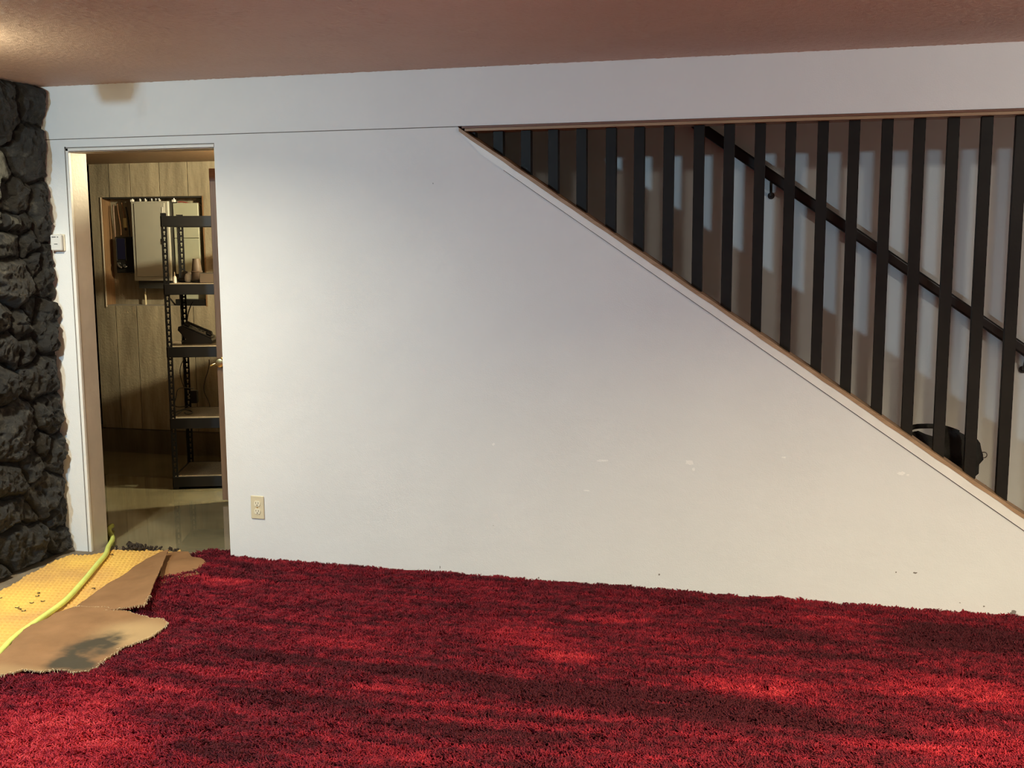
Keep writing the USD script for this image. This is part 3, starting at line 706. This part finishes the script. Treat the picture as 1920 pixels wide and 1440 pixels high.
cp = thing('label_stick', 'thin white strip standing on the panel cover above the rack post', 'strip')
a, b = at_y(304, 388, YB - .03), at_y(305, 402, YB - .03)
obj('strip', box(a + [-.004, -.002, 0], b + [.004, .0015, -.03]), M['white'], cp)

# door standing open in the utility room
dg = thing('door_1', kind='structure')
da, db_ = np.array([-3.325, 1.09]), np.array([-2.57, 1.26])
dl = np.linalg.norm(db_ - da); dr = math.atan2(*(db_ - da)[::-1])


def dplace(m):
    return mv(rot(m, dr), (da[0], da[1], 0))


obj('leaf', dplace(box((0, 0, .02), (dl, .036, 1.985), .002)), M['door'], dg)
obj('top_rail', dplace(box((0, -.004, 1.915), (dl, .040, 1.987), .002)), M['redwood'], dg)
kz = at_y(412, 680, 1.05)[2]
knob = rot(lathe([(0, 0), (.028, 0), (.029, .004), (.014, .010), (.011, .03), (.022, .042), (.028, .055), (.024, .068), (0, .072)], 28), math.pi / 2, (1, 0, 0))
obj('door_knob', dplace(cat(mv(knob, (.036, -.001, kz)), tube([(.036, -.045, kz), (.012, -.055, kz - .004), (-.022, -.058, kz - .016)], .008, 10))), M['brass'], dg, smooth=40)
obj('latch_plate', dplace(box((-.0015, .006, kz - .028), (.001, .03, kz + .028))), M['brass'], dg)

# ------------------------------------------------------------------ sensor box and outlet on the wall
a, b = at_y(94, 440, -.03), at_y(116, 470, -.03)
tb = thing('wall_sensor', 'small white sensor box on the wall strip between rock wall and doorway', 'sensor', loc=((a[0] + b[0]) / 2, 0, (a[2] + b[2]) / 2))
w2, h2 = (b[0] - a[0]) / 2, (a[2] - b[2]) / 2
obj('base', box((-w2 - .002, -.012, -h2 - .002), (w2 + .002, -.0005, h2 + .002), .003), M['ivory_light'], tb)
obj('cover', box((-w2, -.034, -h2), (w2, -.012, h2), .005), M['white'], tb, smooth=30)
obj('vent_slot', box((-w2 * .62, -.0352, h2 * .66), (w2 * .1, -.0335, h2 * .74)), M['char'], tb)
obj('vent_slot', box((w2 * .35, -.0352, h2 * .66), (w2 * .55, -.0335, h2 * .74)), M['char'], tb)
obj('status_mark', box((-w2 * .25, -.0352, -h2 * .22), (w2 * .35, -.0335, -h2 * .14)), M['char'], tb)
obj('button', mv(trimesh.creation.cylinder(.003, .004, sections=10), (w2 * .55, -.02, h2 + .002)), M['white'], tb)
a, b = at_y(471, 930, 0), at_y(496, 972, 0)
oc = thing('wall_outlet', 'ivory duplex wall outlet low on the white wall, right of the doorway', 'outlet', loc=((a[0] + b[0]) / 2, 0, (a[2] + b[2]) / 2))
pl = sg.box(-.0345, -.0565, .0345, .0565)
obj('cover_plate', box((-.035, -.006, -.057), (.035, -.0005, .057), .003), M['ivory'], oc, smooth=20)
for s in (-1, 1):
    face = sg.Point(0, 0).buffer(.0165, 16).intersection(sg.box(-.02, -.0135, .02, .0135))
    holes = unary_union([sg.box(-.0078, -.001, -.0052, .008), sg.box(.0052, -.001, .0078, .007), sg.Point(0, -.0078).buffer(.0028)])
    sk = obj('receptacle', mv(slab_xz(face.difference(holes), -.0085, -.004), (0, 0, s * .0195)), M['ivory_light'], oc)
    obj('slots', mv(slab_xz(holes, -.0070, -.0055), (0, 0, s * .0195)), M['dark_void'], sk)
obj('screw', mv(rot(trimesh.creation.cylinder(.003, .002, sections=12), math.pi / 2, (1, 0, 0)), (0, -.0065, 0)), M['brass'], oc)

# ------------------------------------------------------------------ bag on the stairs
YG = 0.42
bag = thing('canvas_bag', 'dark slouching bag with handle and ring, on the lower stairs behind the slats', 'bag')
op_ = [(1700, 812), (1722, 808), (1735, 814), (1748, 818), (1760, 812), (1770, 800), (1785, 804), (1797, 809), (1812, 817), (1833, 824), (1838, 831), (1840, 842), (1843, 852), (1844, 862), (1836, 871), (1835, 888), (1829, 893), (1831, 935), (1700, 900)]
B3 = np.array([at_y(x, y, YG) for x, y in op_])[:, [0, 2]]
pg = sg.Polygon(B3).buffer(0)
pg = pg.intersection(sg.Polygon([(-2, SILL(-2) - .10), (3, SILL(3) - .10), (3, 3), (-2, 3)]))
pg = max(pg.geoms, key=lambda g: g.area) if hasattr(pg, 'geoms') else pg
lay = sheet(pg, .016, lambda x, y: np.zeros_like(x), .001, 3)
vv = lay.vertices; half = len(vv) // 2
dist = np.array([pg.exterior.distance(sg.Point(p)) for p in vv[:half, :2]])
th = np.sqrt(np.clip(dist, 0, .09) / .09) * .13
nz = (meshkit.fbm(np.c_[vv[:half, :2] * 14, np.zeros(half)], 3, 2) - .5) * .06 * np.clip(dist / .03, 0, 1)
V = np.vstack([np.c_[vv[:half, 0], YG - th * .8 + nz, vv[:half, 1]], np.c_[vv[half:, 0], YG + th + .004, vv[half:, 1]]])
bm = trimesh.Trimesh(V, lay.faces, process=False); bm.fix_normals()
obj('body', bm, M['bag'], bag, smooth=50)
obj('handle', tube([at_y(x, y, YG) for x, y in ((1703, 806), (1712, 801), (1730, 799), (1748, 799), (1770, 802), (1797, 811))], .011, 10), M['bag'], bag, smooth=50)
rc = at_y(1845, 853, YG)
tor = mv(rot(trimesh.creation.torus(.0125, .0022, major_sections=24, minor_sections=8), math.pi / 2, (1, 0, 0)), rc)
obj('ring', tor, M['steel'], bag, smooth=50)

# ------------------------------------------------------------------ ceiling lamps (all outside the photograph)
for nm, (lx, ly, lz), lab in (('w', LAMP_WARM, 'black-rimmed ceiling can lamp near the rock wall and the doorway'), ('c', LAMP_COOL, 'bare bulb ceiling lamp farther from the wall with the doorway'), ('r', LAMP_RIGHT, 'bare bulb ceiling lamp by the right-hand wall'), ('f', LAMP_FRONT, 'black-rimmed ceiling can lamp over the middle of the carpet')):
    lt = thing('ceiling_lamp', lab, 'ceiling lamp', 'lamps on the ceiling', loc=(lx, ly, 0))
    low_ = lz - (.036 if nm == 'w' else .040)
    if nm in 'cr':
        low_ = H - .012
    prof_ = [(.066, H + .004), (.075, H + .004), (.074, H - .018), (.069, H - .040), (.060, H - .058), (.053, H - .070), (.049, H - .070), (.062, H - .040)] if nm == 'w' else None
    obj('housing', lathe(prof_) if prof_ else lathe([(.092, H + .004), (.098, H + .004), (.098, low_), (.092, low_)], 40), M['black'] if nm in 'wf' else M['white'], lt, smooth=30)
    if nm in 'wf':
        obj('diffuser', mv(trimesh.creation.cylinder(.058 if nm == 'w' else .090, .006, sections=36), (0, 0, lz + .006)), M['white'], lt, smooth=30)
    if nm == 'w':
        obj('bulb_stem', tube([(.085, 0, H), (.085, 0, 2.198)], .002, 8, sub=1), M['white'], lt)
    obj('socket', mv(trimesh.creation.cylinder(.022, .02, sections=20), (0, 0, H - .008)), M['ivory_light'], lt, smooth=30)

# ------------------------------------------------------------------ the torn-up corner of the carpet
G = lambda L_, z: [tuple(at_z(x, y, z)[:2]) for x, y in L_]
cut = sg.Polygon(G([(-260, 1330), (-60, 1280), (0, 1261), (44, 1251), (105, 1251), (142, 1255), (166, 1253), (195, 1232), (230, 1210), (262, 1198), (293, 1183), (303, 1172), (285, 1166), (240, 1158), (252, 1122), (272, 1094), (292, 1076), (345, 1072), (366, 1073), (352, 1066), (380, 1056), (372, 1048), (356, 1046), (352, 1036),
                     (352, 1020), (100, 1000), (-260, 1150)], .03)).buffer(0)
room = sg.box(XL + .03, -6.9, XR - .01, -.004)
door_strip = sg.box(at_z(368, 1040, .02)[0], -.01, DX1 - .004, T - .035)
carpet_poly = unary_union([room.difference(cut), door_strip])
carpet_poly = max(carpet_poly.geoms, key=lambda g: g.area) if hasattr(carpet_poly, 'geoms') else carpet_poly
cp_ = thing('shag_carpet', 'mottled deep red shag carpet covering the floor', 'carpet', kind='stuff')
bk = trimesh.creation.extrude_polygon(carpet_poly, .010, engine='earcut'); bk.apply_translation((0, 0, .001))
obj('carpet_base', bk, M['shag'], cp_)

pile = UsdGeom.PointInstancer.Define(stage, str(cp_.GetPath()) + '/pile')
NPROT, protos = 7, []
for q in range(NPROT):
    r = np.random.default_rng(100 + q)
    N = 300
    rad = .075 * np.sqrt(r.uniform(0, 1, N)); th = r.uniform(0, 2 * np.pi, N)
    bx, by = rad * np.cos(th), rad * np.sin(th)
    lean_x = (meshkit.noise(np.c_[bx * 40, by * 40, np.full(N, q)], 1) - .5) * 1.2 + r.normal(0, .45, N)
    lean_y = (meshkit.noise(np.c_[bx * 40, by * 40, np.full(N, q)], 2) - .5) * 1.2 + r.normal(0, .45, N)
    hgt = .019 + .012 * meshkit.noise(np.c_[bx * 35, by * 35, np.full(N, q)], 3) + r.uniform(-.002, .004, N)
    t = np.linspace(0, 1, 5)[None, :]
    cx = bx[:, None] + lean_x[:, None] * .016 * t ** 1.7 + r.normal(0, .0012, (N, 5)) * t
    cy = by[:, None] + lean_y[:, None] * .016 * t ** 1.7 + r.normal(0, .0012, (N, 5)) * t
    w1, w2 = r.uniform(0, 6.28, N)[:, None], r.uniform(.0015, .0042, N)[:, None]
    cx = cx + w2 * np.sin(w1 + t * 6.5) * t ** .6; cy = cy + w2 * np.cos(w1 + t * 6.5) * t ** .6
    cz = hgt[:, None] * (t - .22 * t ** 2.5)
    rr = np.array([.0022, .0028, .0032, .0029, .0016])[None, :] * r.uniform(.85, 1.25, N)[:, None]
    ph = r.uniform(0, 6.28, N)[:, None] + t * r.uniform(1, 3, N)[:, None]
    Vs = []
    for k in range(4):
        Vs.append(np.stack([cx + rr * np.cos(ph + k * np.pi / 2), cy + rr * np.sin(ph + k * np.pi / 2), cz + 0 * ph], -1))
    V = np.stack(Vs, 2).reshape(-1, 3)
    f = []
    for s in range(4):
        for k in range(4):
            a, b, c, d = s * 4 + k, s * 4 + (k + 1) % 4, (s + 1) * 4 + (k + 1) % 4, (s + 1) * 4 + k
            f += [[a, b, c], [a, c, d]]
    f += [[16, 17, 18], [16, 18, 19]]
    F = (np.array(f)[None] + (np.arange(N) * 20)[:, None, None]).reshape(-1, 3)
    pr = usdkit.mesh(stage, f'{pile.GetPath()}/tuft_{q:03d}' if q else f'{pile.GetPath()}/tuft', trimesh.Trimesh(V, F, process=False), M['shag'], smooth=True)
    protos.append(pr.GetPath())
pile.CreatePrototypesRel().SetTargets(protos)
stepc = .088
gx, gy = np.meshgrid(np.arange(XL, XR, stepc), np.arange(-3.1, .12, stepc))
pts = np.c_[gx.ravel(), gy.ravel()] + rng.uniform(-.3, .3, (gx.size, 2)) * stepc
tuft_poly = carpet_poly.difference(cut.buffer(.030))
tuft_poly = max(tuft_poly.geoms, key=lambda g: g.area) if hasattr(tuft_poly, 'geoms') else tuft_poly
inside = shapely.contains_xy(tuft_poly.buffer(-.045), pts[:, 0], pts[:, 1])
pts = pts[inside]
# rows along the edges, so the pile reaches the walls and the cut
ring = tuft_poly.buffer(-.056)
ring = (max(ring.geoms, key=lambda g: g.area) if hasattr(ring, 'geoms') else ring).exterior
ed = np.array([ring.interpolate(s).coords[0] for s in np.arange(0, ring.length, .05)])
ed = ed[ed[:, 1] > -3.0]
pts = np.vstack([pts, ed]); n_ = len(pts)
zr = .008 + .006 * meshkit.noise(np.c_[pts * 4, np.zeros(n_)], 6)
sc_ = np.r_[rng.uniform(.78, 1.2, n_ - len(ed)), rng.uniform(.75, 1.45, len(ed))]
ag = rng.uniform(0, 2 * np.pi, n_)
pile.CreatePositionsAttr(Vt.Vec3fArray.FromNumpy(np.c_[pts, zr].astype(np.float32)))
pile.CreateScalesAttr(Vt.Vec3fArray.FromNumpy(np.c_[np.ones(n_), np.ones(n_), sc_].astype(np.float32)))
pile.CreateOrientationsAttr(Vt.QuathArray([Gf.Quath(math.cos(a / 2), 0, 0, math.sin(a / 2)) for a in ag]))
pile.CreateProtoIndicesAttr(Vt.IntArray.FromNumpy(rng.integers(0, NPROT, n_).astype(np.int32)))

# waffle pad
padp = sg.Polygon(G([(-260, 1330), (0, 1275), (150, 1215), (225, 1160), (262, 1095), (310, 1050), (340, 1034), (338, 1031), (322, 1034), (300, 1031), (290, 1032), (262, 1029), (236, 1030), (214, 1030), (203, 1034), (190, 1036), (168, 1040), (150, 1041), (133, 1039), (100, 1052), (72, 1068), (50, 1078),
                        (25, 1095), (0, 1107), (-260, 1190)], .010)).buffer(0)


def padz(x, y):
    u = x * math.cos(.12) + y * math.sin(.12); w = -x * math.sin(.12) + y * math.cos(.12)
    row = np.floor(w / .034); a = np.sin((u / .022 + .5 * (row % 2)) * 2 * np.pi); b = np.sin((w / .034) * np.pi) ** 2
    return .0075 + .0065 * b * (0.5 + .5 * a) + .002 * (meshkit.noise(np.c_[x * 30, y * 30, 0 * x], 4) - .5)


obj('carpet_pad', sheet(padp, .0042, padz, .0065, 1), M['pad'], label='yellow waffle rubber carpet pad laid bare at the doorway corner', category='carpet pad', smooth=True)

# carpet flaps folded back, jute side up
fz = lambda amp, base, seed: (lambda x, y: base + amp * (meshkit.fbm(np.c_[x * 5, y * 5, 0 * x], 3, seed) - .5) * 2)


def ragged(poly, amp, seed):
    p = poly.segmentize(.012); q = np.array(p.exterior.coords)[:-1]
    r = np.random.default_rng(seed)
    return sg.Polygon(q + r.uniform(-amp, amp, q.shape)).buffer(0)


def zfold(x, y):
    # the lower flap rises to a small lip at its tip
    base = .044 + .012 * (meshkit.fbm(np.c_[x * 5, y * 5, 0 * x], 3, 2) - .5) * 2
    return base


PL = [(-60, 1292), (-40, 1270), (0, 1231), (44, 1182), (105, 1152), (140, 1141), (165, 1140), (200, 1141), (240, 1148), (284, 1161), (302, 1161), (315, 1168), (307, 1177), (297, 1186), (280, 1196), (262, 1203), (245, 1210), (230, 1215), (212, 1228), (197, 1238), (182, 1250), (166, 1260), (142, 1262), (120, 1259), (105, 1258), (75, 1262),
      (44, 1258), (20, 1264), (0, 1269), (-60, 1290)]
low_p = ragged(sg.Polygon(G(PL, .038)).buffer(0), .003, 3)
f1 = thing('carpet_flap', 'large carpet corner folded back jute side up, with a dark stain', 'carpet flap')
obj('jute_back', sheet(low_p, .013, zfold, .006, 4), M['backing'], f1, smooth=40)
obj('pile_side', sheet(low_p.buffer(-.012), .02, lambda x, y: zfold(x, y) - .006, .02, 5), M['shag'], f1)
ex = low_p.exterior
fr = [ex.interpolate(s) for s in np.linspace(ex.length * .36, ex.length * .97, 260)]
fm = []
for g in fr:
    z = float(zfold(np.array([g.x]), np.array([g.y]))[0]); d = rng.normal(0, .006, 2)
    fm.append(tube([(g.x, g.y, z - .002), (g.x + d[0] * .6, g.y + d[1] * .6, z + .001), (g.x + d[0], g.y + d[1] - .003, z - rng.uniform(.002, .01))], .0012, 4, sub=1))
tag(obj('frayed_edge', cat(*fm), M['fray'], f1), kind='stuff')

PMd = [(284, 1043), (301, 1036), (317, 1033), (310, 1051), (302, 1070), (297, 1085), (290, 1100), (281, 1124), (273, 1149), (262, 1146), (252, 1143), (225, 1141), (197, 1141), (170, 1142), (145, 1142), (131, 1140), (157, 1121), (184, 1103), (207, 1087), (230, 1072), (257, 1057)]
e0, e1 = np.array(at_z(317, 1033, .06)[:2]), np.array(at_z(273, 1149, .06)[:2]); en = (e1 - e0) / np.linalg.norm(e1 - e0); nn = np.array([-en[1], en[0]])
mid_p = sg.Polygon(G(PMd, .052)).buffer(0)
cm = np.array(mid_p.centroid.coords[0]); nn = nn if (cm - e0) @ nn > 0 else -nn


def zmid(x, y):
    d = (np.c_[x, y] - e0) @ nn; s = np.clip(((np.c_[x, y] - e0) @ en) / np.linalg.norm(e1 - e0), 0, 1)
    lift = .040 * np.exp(-np.clip(d, 0, 1) / .09) * (.6 + .4 * s)
    return .038 + lift + .010 * (meshkit.fbm(np.c_[x * 5, y * 5, 0 * x], 3, 12) - .5) * 2 + .012 * np.clip((s - .8) / .2, 0, 1)


f2 = thing('carpet_flap', 'middle folded carpet strip, plain brown jute with a raised right edge', 'carpet flap')
mid_r = ragged(mid_p, .002, 8)
obj('jute_back', sheet(mid_r, .012, zmid, .006, 6), M['backing'], f2, smooth=40)
obj('pile_side', sheet(mid_r.buffer(-.012), .02, lambda x, y: zmid(x, y) - .006, .010, 7), M['shag'], f2)
ex = mid_r.exterior; fm = []
for s in np.linspace(0, ex.length, 240):
    g = ex.interpolate(s)
    if (np.array([g.x, g.y]) - e0) @ en < .80 * np.linalg.norm(e1 - e0):
        continue
    z = float(zmid(np.array([g.x]), np.array([g.y]))[0]); d = rng.normal(0, .006, 2)
    fm.append(tube([(g.x, g.y, z - .002), (g.x + d[0] * .6, g.y + d[1] * .6, z), (g.x + d[0], g.y + d[1] - .004, z - rng.uniform(.004, .012))], .0012, 4, sub=1))
if fm:
    tag(obj('frayed_edge', cat(*fm), M['fray'], f2), kind='stuff')

PR_ = [(312, 1034), (332, 1031), (352, 1033), (357, 1040), (359, 1044), (378, 1047), (389, 1056), (370, 1066), (359, 1065), (376, 1075), (362, 1080), (350, 1083), (325, 1091), (298, 1098), (292, 1098)]
rt_p = ragged(sg.Polygon(G(PR_, .034)).buffer(0), .002, 9)
zr_ = lambda x, y: .034 + .012 * (meshkit.fbm(np.c_[x * 6, y * 6, 0 * x], 3, 22) - .5) * 2
f3 = thing('carpet_flap', 'small brown carpet flap with two pointed tips at the doorway threshold', 'carpet flap')
obj('jute_back', sheet(rt_p, .012, zr_, .006, 10), M['backing'], f3, smooth=40)
obj('pile_side', sheet(rt_p.buffer(-.012), .02, lambda x, y: zr_(x, y) - .006, .014, 11), M['shag'], f3)

# hose
hp = [(150, 1012, .022), (178, 1015, .022), (196, 1019, .024), (203, 1026, .026), (199, 1038, .026), (188, 1052, .026), (168, 1076, .026), (143, 1105, .026), (118, 1130, .026), (92, 1149, .028), (62, 1170, .030), (30, 1193, .030), (2, 1222, .030), (-26, 1258, .030), (-60, 1310, .034), (-110, 1390, .036)]
hz = [at_z(x, y, z) for x, y, z in hp]
hz[0] = np.array([-3.62, T + .30, .018]); hz[1] = np.array([-3.545, T + .17, .02]); hz[2] = np.array([-3.455, T + .065, .022])
obj('garden_hose', tube(hz, .0125, 14), M['hose'], label='bright yellow-green hose snaking from the doorway over the yellow pad', category='hose', smooth=True)

# dark crumbs at the threshold
db = []
for i in range(90):
    px = rng.normal(262, 20) if i < 60 else rng.uniform(205, 330); py = 1029 - .08 * (px - 262) * 0 + rng.normal(0, 2.4)
    c_ = at_z(px, py, .012); s = rng.uniform(.003, .011) * (1.4 if 240 < px < 265 else .8)
    m = trimesh.creation.icosphere(1, s); m.vertices *= rng.uniform(.5, 1.2, 3); m.vertices += rng.normal(0, s * .18, m.vertices.shape)
    db.append(mv(rot(m, rng.uniform(0, 3), (0, 0, 1)), (c_[0], c_[1], .012 + s * .4 + (.012 if 238 < px < 268 else 0) * rng.uniform(0, 1))))
obj('debris', cat(*db), M['debris'], label='line of dark crumbs along the doorway threshold', category='debris', kind='stuff')
sc2 = []
for (px, py) in ((75, 1112), (72, 1118), (40, 1142), (33, 1140), (60, 1131), (0, 1122), (212, 1040), (178, 1103), (46, 1146), (80, 1128)):
    c_ = at_z(px, py, .012); a = rng.uniform(0, 3)
    L_ = [np.array([c_[0] + math.cos(a + q_) * .012 * q_ * 1.2, c_[1] + math.sin(a + q_) * .012 * q_, .013]) for q_ in np.linspace(-1, 1, 5)]
    sc2.append(tube(L_, .0016, 5, sub=2))
obj('lint', cat(*sc2), M['debris'], label='dark curled fibres scattered on the yellow carpet pad', category='lint', kind='stuff')
